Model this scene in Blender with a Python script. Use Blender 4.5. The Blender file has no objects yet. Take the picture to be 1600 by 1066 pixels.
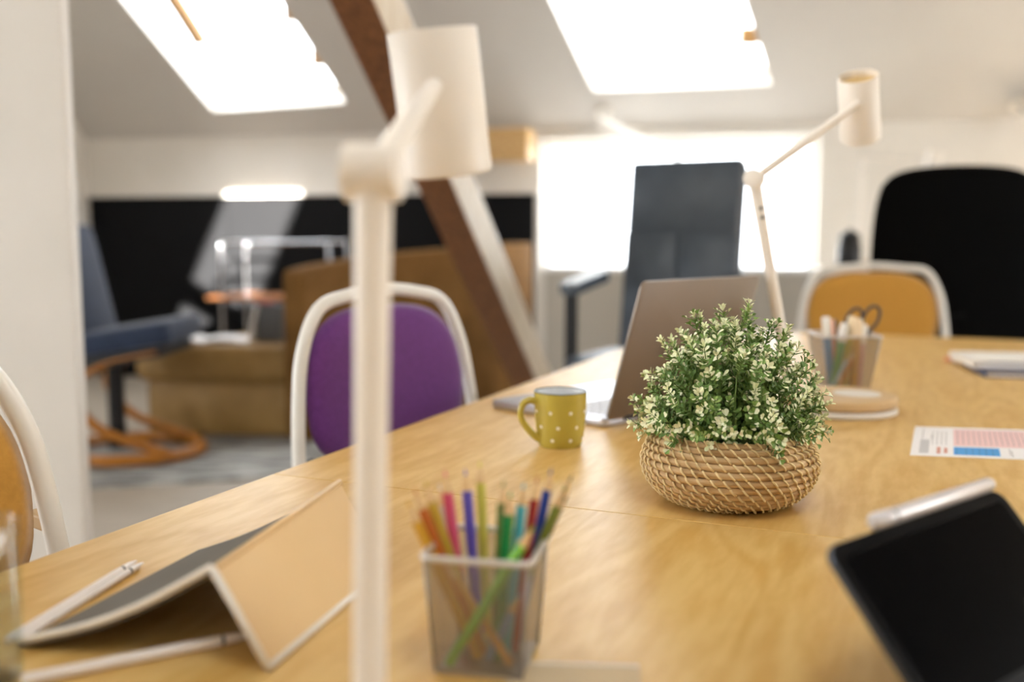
import bpy, bmesh, math, random
from mathutils import Vector, Matrix

rnd = random.Random(7)
SC = bpy.context.scene
COL = SC.collection
R = math.radians

# ------------------------------------------------------------------ camera
cam_d = bpy.data.cameras.new('camera')
cam = bpy.data.objects.new('camera', cam_d)
COL.objects.link(cam)
cam.location = (0, 0, 1.07)
cam.rotation_euler = (R(90 - 6.09), 0, 0)
cam_d.sensor_width = 36
cam_d.lens = 35
cam_d.clip_start = .02
cam_d.dof.use_dof = True
cam_d.dof.focus_distance = 1.195
cam_d.dof.aperture_fstop = 1.95
SC.camera = cam

# ------------------------------------------------------------------ sky, sun, exposure
wd = bpy.data.worlds.new('overcast_sky')
SC.world = wd
wd.use_nodes = True
bg = wd.node_tree.nodes['Background']
bg.inputs[0].default_value = (.93, .965, 1, 1)
bg.inputs[1].default_value = 1.0

def room(a, n, z=0):
    """room frame (a along the far wall, n towards it) -> world"""
    return Vector((a * .978148 + n * .207912, -a * .207912 + n * .978148, z))

sun_d = bpy.data.lights.new('sun', 'SUN')
sun_d.energy = 13
sun_d.angle = R(.6)
sun_d.color = (1, .95, .87)
sun = bpy.data.objects.new('sun', sun_d)
COL.objects.link(sun)
SUNV = (room(-.60, 1, 0) + Vector((0, 0, -.35))).normalized()
sun.rotation_euler = SUNV.to_track_quat('-Z', 'Y').to_euler()
sun.location = (2, -4, 5)

vs = SC.view_settings
vs.view_transform = 'Standard'
vs.look = 'None'
vs.gamma = 1
vs.use_curve_mapping = False
vs.exposure = 3.4

# ------------------------------------------------------------------ materials
def lin(c):
    if isinstance(c, str):
        c = [int(c[i:i + 2], 16) / 255 for i in (0, 2, 4)]
    return tuple(x / 12.92 if x <= .04045 else ((x + .055) / 1.055) ** 2.4 for x in c) + (1,)

MATS = {}
def mat(name, col, rough=.5, metal=0, col2=None, scale=8, stretch=(1, 1, 1), detail=4, bump=0, bscale=None,
        spec=.5, coat=0, sheen=0, trans=0, ior=1.45, lo=.35, hi=.65, sss=0, distort=0):
    if name in MATS:
        return MATS[name]
    m = bpy.data.materials.new(name)
    m.use_nodes = True
    nt = m.node_tree
    b = nt.nodes['Principled BSDF']
    b.inputs['Base Color'].default_value = lin(col)
    b.inputs['Roughness'].default_value = rough
    b.inputs['Metallic'].default_value = metal
    b.inputs['Specular IOR Level'].default_value = spec
    b.inputs['Coat Weight'].default_value = coat
    b.inputs['Coat Roughness'].default_value = .2
    b.inputs['Sheen Weight'].default_value = sheen
    b.inputs['Transmission Weight'].default_value = trans
    b.inputs['IOR'].default_value = ior
    if col2 or bump:
        tc = nt.nodes.new('ShaderNodeTexCoord')
        mp = nt.nodes.new('ShaderNodeMapping')
        mp.inputs['Scale'].default_value = stretch
        nt.links.new(tc.outputs['Object'], mp.inputs[0])
    if col2:
        n = nt.nodes.new('ShaderNodeTexNoise')
        n.inputs['Scale'].default_value = scale
        n.inputs['Detail'].default_value = detail
        n.inputs['Distortion'].default_value = distort
        nt.links.new(mp.outputs[0], n.inputs[0])
        r = nt.nodes.new('ShaderNodeValToRGB')
        r.color_ramp.elements[0].position = lo
        r.color_ramp.elements[1].position = hi
        r.color_ramp.elements[0].color = lin(col)
        r.color_ramp.elements[1].color = lin(col2)
        nt.links.new(n.outputs['Fac'], r.inputs[0])
        nt.links.new(r.outputs[0], b.inputs['Base Color'])
    if bump:
        n2 = nt.nodes.new('ShaderNodeTexNoise')
        n2.inputs['Scale'].default_value = bscale or scale
        n2.inputs['Detail'].default_value = 3
        nt.links.new(mp.outputs[0], n2.inputs[0])
        bp = nt.nodes.new('ShaderNodeBump')
        bp.inputs['Strength'].default_value = bump
        bp.inputs['Distance'].default_value = .002
        nt.links.new(n2.outputs['Fac'], bp.inputs['Height'])
        nt.links.new(bp.outputs[0], b.inputs['Normal'])
    MATS[name] = m
    return m

def pane_mat():
    m = bpy.data.materials.new('thin_pane_glass')
    m.use_nodes = True
    nt = m.node_tree
    nt.nodes.clear()
    o = nt.nodes.new('ShaderNodeOutputMaterial')
    mx = nt.nodes.new('ShaderNodeMixShader')
    t = nt.nodes.new('ShaderNodeBsdfTransparent')
    g = nt.nodes.new('ShaderNodeBsdfGlossy')
    g.inputs['Roughness'].default_value = .02
    t.inputs[0].default_value = (.95, .97, .97, 1)
    mx.inputs[0].default_value = .06
    nt.links.new(t.outputs[0], mx.inputs[1])
    nt.links.new(g.outputs[0], mx.inputs[2])
    nt.links.new(mx.outputs[0], o.inputs[0])
    return m
PANE = pane_mat()

WALL = mat('white_wall_paint', 'e8e2da', .55, col2='e3ddd4', scale=3, bump=.05, bscale=60)
CEIL = mat('ceiling_paint', 'cfcac3', .6, col2='cbc5be', scale=2, bump=.05, bscale=50)
FLOOR = mat('grey_beige_floor', 'b3a798', .45, col2='a69a8b', scale=5, stretch=(1, 6, 1))
BLACKP = mat('black_wall_panel', '0b0b0d', .7, spec=.2, col2='0d0d0f', scale=3)
BIRCH = None
def birch():
    """birch veneer: soft flame figure along the grain"""
    m = bpy.data.materials.new('birch_veneer')
    m.use_nodes = True
    nt = m.node_tree
    b = nt.nodes['Principled BSDF']
    tc = nt.nodes.new('ShaderNodeTexCoord')
    mp = nt.nodes.new('ShaderNodeMapping')
    mp.inputs['Scale'].default_value = (5.5, 1.1, 4)
    nt.links.new(tc.outputs['Object'], mp.inputs[0])
    n = nt.nodes.new('ShaderNodeTexNoise')
    n.inputs['Scale'].default_value = 1.6
    n.inputs['Detail'].default_value = 2
    n.inputs['Distortion'].default_value = .8
    nt.links.new(mp.outputs[0], n.inputs[0])
    w = nt.nodes.new('ShaderNodeMath'); w.operation = 'MULTIPLY'; w.inputs[1].default_value = 34
    nt.links.new(n.outputs['Fac'], w.inputs[0])
    s = nt.nodes.new('ShaderNodeMath'); s.operation = 'SINE'
    nt.links.new(w.outputs[0], s.inputs[0])
    n2 = nt.nodes.new('ShaderNodeTexNoise')
    n2.inputs['Scale'].default_value = 16
    n2.inputs['Detail'].default_value = 5
    nt.links.new(mp.outputs[0], n2.inputs[0])
    ad = nt.nodes.new('ShaderNodeMath'); ad.operation = 'MULTIPLY_ADD'
    ad.inputs[1].default_value = .15
    nt.links.new(s.outputs[0], ad.inputs[0])
    nt.links.new(n2.outputs['Fac'], ad.inputs[2])
    r = nt.nodes.new('ShaderNodeValToRGB')
    r.color_ramp.elements[0].position = .25
    r.color_ramp.elements[1].position = .75
    r.color_ramp.elements[0].color = lin('cfa255')
    r.color_ramp.elements[1].color = lin('dfb972')
    nt.links.new(ad.outputs[0], r.inputs[0])
    nt.links.new(r.outputs[0], b.inputs['Base Color'])
    b.inputs['Roughness'].default_value = .42
    b.inputs['Specular IOR Level'].default_value = .5
    return m
BIRCH = birch()
PLYEDGE = mat('plywood_edge', 'c99f62', .6, col2='b98c50', scale=60, stretch=(.05, .05, 4))
WHITE = mat('white_lacquer', 'efe9e0', .35)
WHITEM = mat('white_steel', 'efebe4', .3)
SILVER = mat('silver_mesh_steel', 'aaa6a2', .38, .75)
RIMW = mat('pale_steel_rim', 'dcd8d4', .3, .5)
CHROME = mat('chrome', 'b4b4b8', .18, 1)
DARKM = mat('dark_metal', '2a2a2c', .4, .6)

# ------------------------------------------------------------------ mesh builder
def catmull(pts, sub=6):
    P = [Vector(p) for p in pts]
    out = []
    for i in range(len(P) - 1):
        p0 = P[max(i - 1, 0)]; p1 = P[i]; p2 = P[i + 1]; p3 = P[min(i + 2, len(P) - 1)]
        for k in range(sub):
            t = k / sub
            out.append(.5 * ((2 * p1) + (p2 - p0) * t + (2 * p0 - 5 * p1 + 4 * p2 - p3) * t * t
                             + (3 * p1 - p0 - 3 * p2 + p3) * t ** 3))
    out.append(P[-1])
    return out

class MB:
    def __init__(self):
        self.v = []; self.f = []; self.m = []; self.mi = 0
    def add(self, vs_, fs):
        o = len(self.v)
        self.v += [tuple(x) for x in vs_]
        for q in fs:
            self.f.append(tuple(i + o for i in q)); self.m.append(self.mi)
        return self
    def box(self, c, s, mtx=None):
        x, y, z = (k / 2 for k in s)
        V = [Vector((i * x, j * y, k * z)) for k in (-1, 1) for j in (-1, 1) for i in (-1, 1)]
        if mtx is not None:
            V = [mtx @ p for p in V]
        V = [p + Vector(c) for p in V]
        return self.add(V, [(0, 2, 3, 1), (4, 5, 7, 6), (0, 1, 5, 4), (2, 6, 7, 3), (0, 4, 6, 2), (1, 3, 7, 5)])
    def hexa(self, V):
        """8 corners: bottom 4 ccw, top 4 ccw"""
        return self.add(V, [(3, 2, 1, 0), (4, 5, 6, 7), (0, 1, 5, 4), (1, 2, 6, 5), (2, 3, 7, 6), (3, 0, 4, 7)])
    def bar(self, p0, p1, w, h, up=(0, 0, 1)):
        p0 = Vector(p0); p1 = Vector(p1)
        d = (p1 - p0).normalized()
        s = d.cross(Vector(up))
        if s.length < 1e-4:
            s = d.cross(Vector((1, 0, 0)))
        s.normalize(); u = s.cross(d)
        q = [(-1, -1), (1, -1), (1, 1), (-1, 1)]
        V = [p + s * (a * w / 2) + u * (b * h / 2) for p in (p0, p1) for a, b in q]
        return self.hexa(V)
    def tube(self, pts, r, seg=12, caps=True, closed=False):
        P = [Vector(p) for p in pts]
        n = len(P)
        rr = r if isinstance(r, (list, tuple)) else [r] * n
        t0 = (P[1] - P[0]).normalized()
        ref = Vector((0, 0, 1)) if abs(t0.z) < .9 else Vector((1, 0, 0))
        u = t0.cross(ref).normalized()
        V = []; F = []
        for i in range(n):
            if closed:
                t = (P[(i + 1) % n] - P[i - 1]).normalized()
            else:
                t = (P[min(i + 1, n - 1)] - P[max(i - 1, 0)]).normalized()
            u = (u - t * u.dot(t)).normalized()
            w = t.cross(u)
            for k in range(seg):
                a = 2 * math.pi * k / seg
                V.append(P[i] + (u * math.cos(a) + w * math.sin(a)) * rr[i])
        for i in range(n if closed else n - 1):
            j = (i + 1) % n
            for k in range(seg):
                l = (k + 1) % seg
                F.append((i * seg + k, i * seg + l, j * seg + l, j * seg + k))
        if caps and not closed:
            F.append(tuple(range(seg))[::-1])
            F.append(tuple((n - 1) * seg + k for k in range(seg)))
        return self.add(V, F)
    def lathe(self, prof, seg=48, mtx=None, cap=True):
        V = []; F = []
        n = len(prof)
        for r, z in prof:
            for k in range(seg):
                a = 2 * math.pi * k / seg
                p = Vector((r * math.cos(a), r * math.sin(a), z))
                V.append(mtx @ p if mtx is not None else p)
        for i in range(n - 1):
            for k in range(seg):
                l = (k + 1) % seg
                F.append((i * seg + k, i * seg + l, (i + 1) * seg + l, (i + 1) * seg + k))
        if cap:
            F.append(tuple(range(seg))[::-1])
            F.append(tuple((n - 1) * seg + k for k in range(seg)))
        return self.add(V, F)
    def sheet(self, fn, nu, nv, th=0, closed_u=False):
        """surface fn(u,v) -> point, with thickness along its normals"""
        g = [[Vector(fn(i / nu, j / nv)) for j in range(nv + 1)] for i in range(nu + 1)]
        def nrm(i, j):
            a = g[min(i + 1, nu)][j] - g[max(i - 1, 0)][j]
            b = g[i][min(j + 1, nv)] - g[i][max(j - 1, 0)]
            c = a.cross(b)
            return c.normalized() if c.length > 1e-9 else Vector((0, 0, 1))
        V = [g[i][j] for i in range(nu + 1) for j in range(nv + 1)]
        W = nv + 1
        F = [(i * W + j, (i + 1) * W + j, (i + 1) * W + j + 1, i * W + j + 1) for i in range(nu) for j in range(nv)]
        if th:
            o = len(V)
            V += [g[i][j] - nrm(i, j) * th for i in range(nu + 1) for j in range(nv + 1)]
            F += [tuple(k + o for k in q)[::-1] for q in F]
            ring = ([(i, 0) for i in range(nu)] + [(nu, j) for j in range(nv)] +
                    [(i, nv) for i in range(nu, 0, -1)] + [(0, j) for j in range(nv, 0, -1)])
            for k in range(len(ring)):
                a = ring[k]; b = ring[(k + 1) % len(ring)]
                ia = a[0] * W + a[1]; ib = b[0] * W + b[1]
                F.append((ia, ia + o, ib + o, ib))
        return self.add(V, F)
    def build(self, name, mats, parent=None, smooth=False, bevel=0, bseg=2, kind=None, sub=0):
        me = bpy.data.meshes.new(name)
        me.from_pydata(self.v, [], self.f)
        if not isinstance(mats, (list, tuple)):
            mats = [mats]
        for m in mats:
            me.materials.append(m)
        for p, i in zip(me.polygons, self.m):
            p.material_index = i
        bm = bmesh.new(); bm.from_mesh(me)
        bmesh.ops.recalc_face_normals(bm, faces=bm.faces)
        if bevel:
            ed = [e for e in bm.edges if len(e.link_faces) == 2 and e.calc_face_angle(0) > .5]
            bmesh.ops.bevel(bm, geom=ed, offset=bevel, segments=bseg, profile=.5, affect='EDGES', clamp_overlap=True)
        bm.to_mesh(me); bm.free()
        if smooth:
            me.polygons.foreach_set('use_smooth', [True] * len(me.polygons))
            if smooth == 'auto':
                me.set_sharp_from_angle(angle=R(40))
        o = bpy.data.objects.new(name, me)
        COL.objects.link(o)
        if parent is not None:
            o.parent = parent
        if sub:
            md = o.modifiers.new('subd', 'SUBSURF'); md.levels = sub; md.render_levels = sub
        if kind:
            o['kind'] = kind
        return o

def tag(o, label, cat, group=None):
    o['label'] = label; o['category'] = cat
    if group:
        o['group'] = group
    return o
def thing(name, label, cat, loc=(0, 0, 0), rz=0, group=None):
    o = bpy.data.objects.new(name, None)
    o.empty_display_size = .05
    COL.objects.link(o)
    o.location = loc
    o.rotation_euler = (0, 0, rz)
    return tag(o, label, cat, group)
def link_copy(src, parent, name=None):
    o = bpy.data.objects.new(name or src.name.split('.')[0], src.data)
    COL.objects.link(o); o.parent = parent
    return o
def rrect(w, h, r, n=6):
    """rounded rectangle outline, centred"""
    out = []
    for cx, cy, a0 in ((w / 2 - r, h / 2 - r, 0), (-w / 2 + r, h / 2 - r, 90), (-w / 2 + r, -h / 2 + r, 180), (w / 2 - r, -h / 2 + r, 270)):
        for k in range(n + 1):
            a = R(a0 + 90 * k / n)
            out.append((cx + r * math.cos(a), cy + r * math.sin(a)))
    return out
def slab(mb, outline, z0, z1, mtx=None):
    n = len(outline)
    V = [Vector((x, y, z)) for z in (z0, z1) for x, y in outline]
    if mtx is not None:
        V = [mtx @ p for p in V]
    return mb.add(V, [tuple(range(n))[::-1], tuple(range(n, 2 * n))] +
                  [(i, (i + 1) % n, n + (i + 1) % n, n + i) for i in range(n)])

# ------------------------------------------------------------------ the room
def struct(o):
    o['kind'] = 'structure'
    return o
def plate(name, outer, holes, fn, m, th=0.0):
    """flat plate with holes; outlines in 2D, fn maps (p,q)->world"""
    bm = bmesh.new()
    for loop in [outer] + holes:
        vv = [bm.verts.new(fn(*p)) for p in loop]
        for i in range(len(vv)):
            bm.edges.new((vv[i], vv[(i + 1) % len(vv)]))
    bmesh.ops.triangle_fill(bm, use_beauty=True, use_dissolve=False, edges=bm.edges[:])
    me = bpy.data.meshes.new(name)
    bm.to_mesh(me); bm.free()
    me.materials.append(m)
    o = bpy.data.objects.new(name, me)
    COL.objects.link(o)
    return struct(o)

N1, Z1 = 6.75, 1.78          # foot of the far roof slope
CA, SA = math.cos(R(43)), math.sin(R(43))
ZC = 3.6                     # flat ceiling
TTOP = (ZC - Z1) / SA
NTOP = N1 - TTOP * CA
NR0 = .9                     # rear slope starts here
AL, AR = -4.7, 5.2
NREAR = NR0 - (ZC - Z1) * CA / SA

fl = MB()
c4 = [room(AL, NREAR - .3), room(AR, NREAR - .3), room(AR, N1 + .3), room(AL, N1 + .3)]
fl.hexa([p + Vector((0, 0, -.1)) for p in c4] + c4)
struct(fl.build('floor', FLOOR))

SKY1 = [(-3.56, .233), (-2.549, .278), (-2.874, 1.63), (-3.95, 1.66)]
SKY2 = [(-.846, .312), (.265, .321), (-.101, 1.55), (-1.22, 1.59)]
def slope(a, t, off=0):
    return room(a, N1 - t * CA + off * SA, Z1 + t * SA + off * CA)
plate('ceiling', [(AL, 0), (AR, 0), (AR, TTOP), (AL, TTOP)], [SKY1, SKY2], slope, CEIL)
plate('ceiling', [(AL, NR0), (AR, NR0), (AR, NTOP), (AL, NTOP)], [], lambda a, n: room(a, n, ZC), CEIL)
def rslope(a, t, off=0):     # rear slope, t measured down from the flat ceiling
    return room(a, NR0 - t * CA - off * SA, ZC - t * SA + off * CA)
def rect(a0, a1, t0, t1):
    return [(a0, t0), (a1, t0), (a1, t1), (a0, t1)]
RS1 = rect(.04, .70, .205, 1.31)
plate('ceiling', rect(AL, AR, 0, TTOP), [RS1], rslope, CEIL)

WIN = [(-1.235, .78), (.583, .78), (.583, 1.71), (-1.235, 1.71)]
plate('wall_back', [(AL, 0), (AR, 0), (AR, Z1), (AL, Z1)], [WIN], lambda a, z: room(a, N1, z), WALL)
plate('wall_rear', [(AL, 0), (AR, 0), (AR, Z1), (AL, Z1)], [], lambda a, z: room(a, NREAR, z), WALL)
gable = [(NREAR, 0), (N1, 0), (N1, Z1), (NTOP, ZC), (NR0, ZC), (NREAR, Z1)]
WL = [(-1.0, .7), (2.1, .7), (2.1, 2.3), (-1.0, 2.3)]  # unseen window, added to bring in daylight from the left
plate('wall_left', gable, [WL], lambda n, z: room(AL, n, z), WALL)
WR = [(1.6, .8), (4.2, .8), (4.2, 2.2), (1.6, 2.2)]  # out-of-view window, added to make the room brighter
plate('wall_right', gable, [WR], lambda n, z: room(AR, n, z), WALL)

def window(idx, loop, fn, depth, inset=.05, m=WHITE, cross=0):
    """reveal, frame, glass for a hole; fn(p,q,off)"""
    root = bpy.data.objects.new('window_%d' % idx, None)
    COL.objects.link(root); struct(root)
    r = MB(); n = len(loop)
    V = [fn(p, q, 0) for p, q in loop] + [fn(p, q, depth) for p, q in loop]
    r.add(V, [(i, (i + 1) % n, n + (i + 1) % n, n + i) for i in range(n)])
    r.build('reveal', WALL, root)
    cx = sum(p for p, q in loop) / n; cy = sum(q for p, q in loop) / n
    inn = []
    for p, q in loop:
        inn.append((p + (inset if p < cx else -inset), q + (inset if q < cy else -inset)))
    fr = MB()
    d0, d1 = depth * .55, depth * .55 + .05
    for i in range(n):
        j = (i + 1) % n
        fr.hexa([fn(*loop[i], d0), fn(*loop[j], d0), fn(*inn[j], d0), fn(*inn[i], d0),
                 fn(*loop[i], d1), fn(*loop[j], d1), fn(*inn[j], d1), fn(*inn[i], d1)])
    fr.build('window_frame', m, root)
    for k in range(cross):
        s = (k + 1) / (cross + 1)
        a = [inn[0][i] + (inn[1][i] - inn[0][i]) * s for i in (0, 1)]
        b = [inn[3][i] + (inn[2][i] - inn[3][i]) * s for i in (0, 1)]
        mb = MB(); w = .02
        mb.hexa([fn(a[0] - w, a[1], d0), fn(a[0] + w, a[1], d0), fn(b[0] + w, b[1], d0), fn(b[0] - w, b[1], d0),
                 fn(a[0] - w, a[1], d1), fn(a[0] + w, a[1], d1), fn(b[0] + w, b[1], d1), fn(b[0] - w, b[1], d1)])
        mb.build('mullion', m, root)
    g = MB()
    dm = (d0 + d1) / 2
    g.add([fn(p, q, dm) for p, q in inn], [(0, 1, 2, 3)])
    g.build('pane', PANE, root)
    # light portal in the opening: guides sampling of the sky, gives no light itself
    ld = bpy.data.lights.new('daylight_portal', 'AREA')
    ld.shape = 'RECTANGLE'
    P = [fn(p, q, depth) for p, q in loop]
    ctr = sum(P, Vector()) / 4
    ex = ((P[1] + P[2]) - (P[0] + P[3])) / 2
    ey = ((P[3] + P[2]) - (P[0] + P[1])) / 2
    inward = (fn(cx, cy, 0) - fn(cx, cy, depth)).normalized()
    z = -inward
    x = ex.normalized()
    y = z.cross(x).normalized()
    ld.size = ex.length * 1.25; ld.size_y = ey.length * 1.25
    ld.cycles.is_portal = True
    lo = bpy.data.objects.new('daylight_portal', ld)
    COL.objects.link(lo)
    lo.matrix_world = Matrix((x, y, z)).transposed().to_4x4()
    lo.location = ctr
    return root

OAKW = mat('pine_sash', 'c69a62', .5, col2='b68852', scale=20, stretch=(1, 8, 1))
w1 = window(1, SKY1, slope, .22, .03)
w2 = window(2, SKY2, slope, .22, .03)
sb = MB()
sb.bar(slope(-3.50, 1.62, -.02), slope(-3.37, .84, -.05), .085, .06)
sb.build('sash_bar', OAKW, w1)
for W_, a, t in ((w1, -2.63, .60), (w1, -2.70, .95), (w2, .135, .64)):
    hb = MB(); hb.box(slope(a - .02, t, .06), (.11, .08, .10)); hb.build('hinge', OAKW, W_, bevel=.008)
window(3, WIN, lambda a, z, off=0: room(a, N1 + off, z), .25, .045, WHITE, 1)
window(4, RS1, rslope, .12, .02)
window(5, WL, lambda n, z, off=0: room(AL - off, n, z), .2, .05, WHITE, 2)  # added unseen window, for daylight from the left
window(6, WR, lambda n, z, off=0: room(AR + off, n, z), .2, .05, WHITE, 2)  # added out-of-view window, to make the room brighter

# white wall stub on the left
cb = MB()
cb.box((-1.79, 2.58, 1.8), (1.33, .05, 3.6))
struct(cb.build('wall_stub', WALL, bevel=.006))

# black panels along the far wall
bw = bpy.data.objects['wall_back']
pa = [-4.68, -3.55, -2.41, -1.27]
for i in range(3):
    mb = MB()
    q = [room(pa[i] + .004, N1 - .025), room(pa[i + 1] - .004, N1 - .025), room(pa[i + 1] - .004, N1), room(pa[i] + .004, N1)]
    mb.hexa(q + [p + Vector((0, 0, 1.35)) for p in q])
    mb.build('black_panel', BLACKP, bw, bevel=.004)
mb = MB()
q = [room(-4.69, N1 - .035), room(-1.24, N1 - .035), room(-1.24, N1), room(-4.69, N1)]
mb.hexa([p + Vector((0, 0, 1.35)) for p in q] + [p + Vector((0, 0, 1.368)) for p in q])
mb.build('panel_cap', WALL, bw)

# roof timber
OLDWOOD = mat('brown_old_timber', '8a5a34', .5, col2='6b4226', scale=9, stretch=(6, 6, .8), bump=.3, bscale=20)
LIGHTWOOD = mat('pale_timber', 'd2ac74', .55, col2='b98f58', scale=8, stretch=(1, 5, 5), bump=.25)
LITFACE = mat('painted_daylight_timber', 'e8ddcc', .4, col2='cdb79a', scale=9, stretch=(7, 7, .8), bump=.3, bscale=20, lo=.45, hi=.8)  # daylight on the diagonal beam's right face, put into its colour
def timber(name, p0, p1, w, h, roll, m, label, face=None, fdir=(1, 0, 0)):
    p0 = Vector(p0); p1 = Vector(p1)
    d = (p1 - p0)
    L = d.length
    mb = MB()
    mb.box((0, 0, L / 2), (w, h, L))
    o = mb.build(name, [m] + ([face] if face else []), None, bevel=.006)
    if face:
        for pl in o.data.polygons:
            if pl.normal.dot(Vector(fdir)) > .8:
                pl.material_index = 1
    o.location = p0
    o.rotation_mode = 'QUATERNION'
    o.rotation_quaternion = d.to_track_quat('Z', 'Y') @ Matrix.Rotation(R(roll), 4, 'Z').to_quaternion()
    return tag(o, label, 'beam')
bd = Vector((-.509, -1.85, 1.36))
b0 = Vector((.094, 4.8, .38)) - bd * .279
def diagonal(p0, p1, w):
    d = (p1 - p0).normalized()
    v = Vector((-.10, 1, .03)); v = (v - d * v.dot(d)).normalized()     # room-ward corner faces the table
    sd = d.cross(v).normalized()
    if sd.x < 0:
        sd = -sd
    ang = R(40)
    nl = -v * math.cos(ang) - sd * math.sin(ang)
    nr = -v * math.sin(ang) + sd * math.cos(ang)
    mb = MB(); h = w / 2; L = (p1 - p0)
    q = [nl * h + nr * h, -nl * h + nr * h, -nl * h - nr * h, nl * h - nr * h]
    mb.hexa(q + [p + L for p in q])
    o = mb.build('diagonal_beam', [OLDWOOD, LITFACE], None, bevel=.006)
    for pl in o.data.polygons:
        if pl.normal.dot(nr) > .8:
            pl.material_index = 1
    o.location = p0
    return tag(o, 'long brown diagonal roof timber with daylight painted on one face rising past the sofa', 'beam')
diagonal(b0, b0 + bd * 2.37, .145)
timber('tie_beam', room(-2.15, 6.5, 1.655), room(-1.25, 6.5, 1.655), .26, .2, 0, LIGHTWOOD, 'short pale wooden tie beam below the ceiling beside the far window')

# ------------------------------------------------------------------ tables
UA = Vector((.391, .920, 0)); VA = Vector((.920, -.391, 0))
TZ = .74
TROT = math.atan2(-.391, .920)
def table(label, u0, u1, v0=-.835, v1=.70):
    cu, cv = (u0 + u1) / 2, (v0 + v1) / 2
    loc = UA * cu + VA * cv
    t = thing('table', label, 'table', loc, TROT, 'tables pushed end to end')
    L = u1 - u0; W = v1 - v0
    mb = MB(); mb.box((0, 0, TZ - .0125), (W, L - .0012, .025))
    mb.mi = 1
    mb.build('tabletop', [BIRCH, PLYEDGE], t, bevel=.0012, bseg=1)
    for sx in (-1, 1):
        mb = MB(); mb.box((sx * (W / 2 - .12), 0, TZ - .055), (.03, L - .2, .06)); mb.build('apron', WHITEM, t, bevel=.002)
        for sy in (-1, 1):
            mb = MB(); mb.box((sx * (W / 2 - .12), sy * (L / 2 - .09), (TZ - .025) / 2), (.05, .05, TZ - .026))
            mb.build('leg', WHITEM, t, bevel=.004)
    return t
table('birch table carrying the colouring pencils, tablet and tented folder', -.35, 1.117)
table('birch table carrying the laptop, mug, plant basket and notebooks', 1.117, 3.50)

# ------------------------------------------------------------------ desk lamps
SHADE = mat('cream_lamp_lacquer', 'f3eadf', .38)
SHADEIN = mat('tan_lamp_inside', 'd9b981', .5)
BASET = mat('tan_base_top', 'd8b98c', .5, col2='d2b182', scale=20, stretch=(1, 6, 1))
def lamp(label, base, foot, joint, attach, center, axis, group='swing arm desk lamps', sw=True, rb=.104, sr=.036, sl=.122):
    base = Vector(base)
    t = thing('desk_lamp', label, 'lamp', base, 0, group)
    L = lambda p: Vector(p) - base
    foot, joint, attach, center = map(L, (foot, joint, attach, center))
    mb = MB(); mb.lathe([(.002, 0), (rb - .004, 0), (rb, .003), (rb, .009), (rb - .004, .012), (.002, .012)], 64)
    mb.build('base', WHITE, t, smooth='auto')
    mb = MB(); mb.lathe([(.002, .012), (rb - .010, .012), (rb - .010, .0145), (rb - .003, .0145), (rb, .018), (rb, .029), (rb - .004, .033), (.002, .033)], 64)
    mb.build('base_top', BASET, t, smooth='auto')
    pd = Vector((foot.x, foot.y, 0)) * -.35
    mb = MB(); mb.lathe([(.001, .0332), (.043, .0332), (.043, .0345), (.001, .0345)], 40, Matrix.Translation(pd))
    mb.build('charging_pad', WHITE, t, smooth='auto')
    d = (joint - foot).normalized()
    mb = MB(); mb.tube([foot + d * (s * (joint - foot).length) for s in (0, .25, .5, .75, .97)], [.0105, .0105, .0105, .011, .012], 20)
    pole = mb.build('pole', SHADE, t, smooth='auto')
    mb = MB()
    for k in (.055, .072):
        c = joint - d * k
        mb.box(c + Vector((0, -.0115, 0)), (.006, .003, .006))
    if sw:
        mb.build('switch', DARKM, pole, bevel=.001, kind='stuff')
    ad = (attach - joint)
    hor = Vector((ad.x, ad.y, 0)).normalized()
    ja = Vector((hor.y, -hor.x, 0))
    if ja.y > 0:
        ja = -ja
    ja = (ja + Vector((-.35, 0, 0)) * (1 if abs(hor.x) > .6 else 0)).normalized()
    mb = MB(); mb.tube([joint - ja * .0175, joint - ja * .0165, joint + ja * .0165, joint + ja * .0175], [.0155, .0175, .0175, .0155], 28)
    mb.build('joint', SHADE, t, smooth='auto')
    mb = MB(); mb.tube([joint + ad * s for s in (0, .3, .6, .62, .8, 1.02)], [.0075, .0085, .0088, .0075, .0072, .007], 16)
    mb.build('arm', SHADE, t, smooth='auto')
    ax = Vector(axis).normalized()
    q = ax.to_track_quat('Z', 'Y').to_matrix().to_4x4()
    M = Matrix.Translation(center) @ q
    h = sl / 2
    mb = MB()
    mb.lathe([(sr - .0015, -h), (sr, -h + .0015), (sr, h - .001), (sr - .0008, h), (sr - .0022, h - .001), (sr - .0022, -h)], 56, M, cap=False)
    n0 = len(mb.v)
    mb.build('shade', SHADE, t, smooth='auto')
    mb = MB(); mb.lathe([(.001, h - .012), (sr - .002, h - .012), (sr - .002, h - .014), (.001, h - .014)], 40, M)
    mb.build('shade_cap', SHADEIN, t, smooth='auto')
    mb = MB(); mb.lathe([(.001, -h + .02), (.012, -h + .022), (.02, -h + .035), (.02, -h + .05), (.01, -h + .08), (.001, -h + .081)], 24, M)
    mb.build('bulb', WHITE, t, smooth='auto')
    return t
lamp('cream desk lamp with round tan base standing behind the plant basket',
     (.617, 1.853, TZ), (.530, 1.867, TZ + .03), (.444, 1.845, 1.172), (.622, 1.83, 1.304), (.641, 1.872, 1.303), (-.22, -.42, .88))
lamp('cream desk lamp with upright pole beside the wire pencil cup and tan folder',
     (-.055, .50, TZ), (-.088, .585, TZ + .03), (-.0855, .62, 1.108), (-.062, .80, 1.185), (-.060, .852, 1.180), (-.10, -.16, .97), sw=False, sr=.037, sl=.118)

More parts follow.
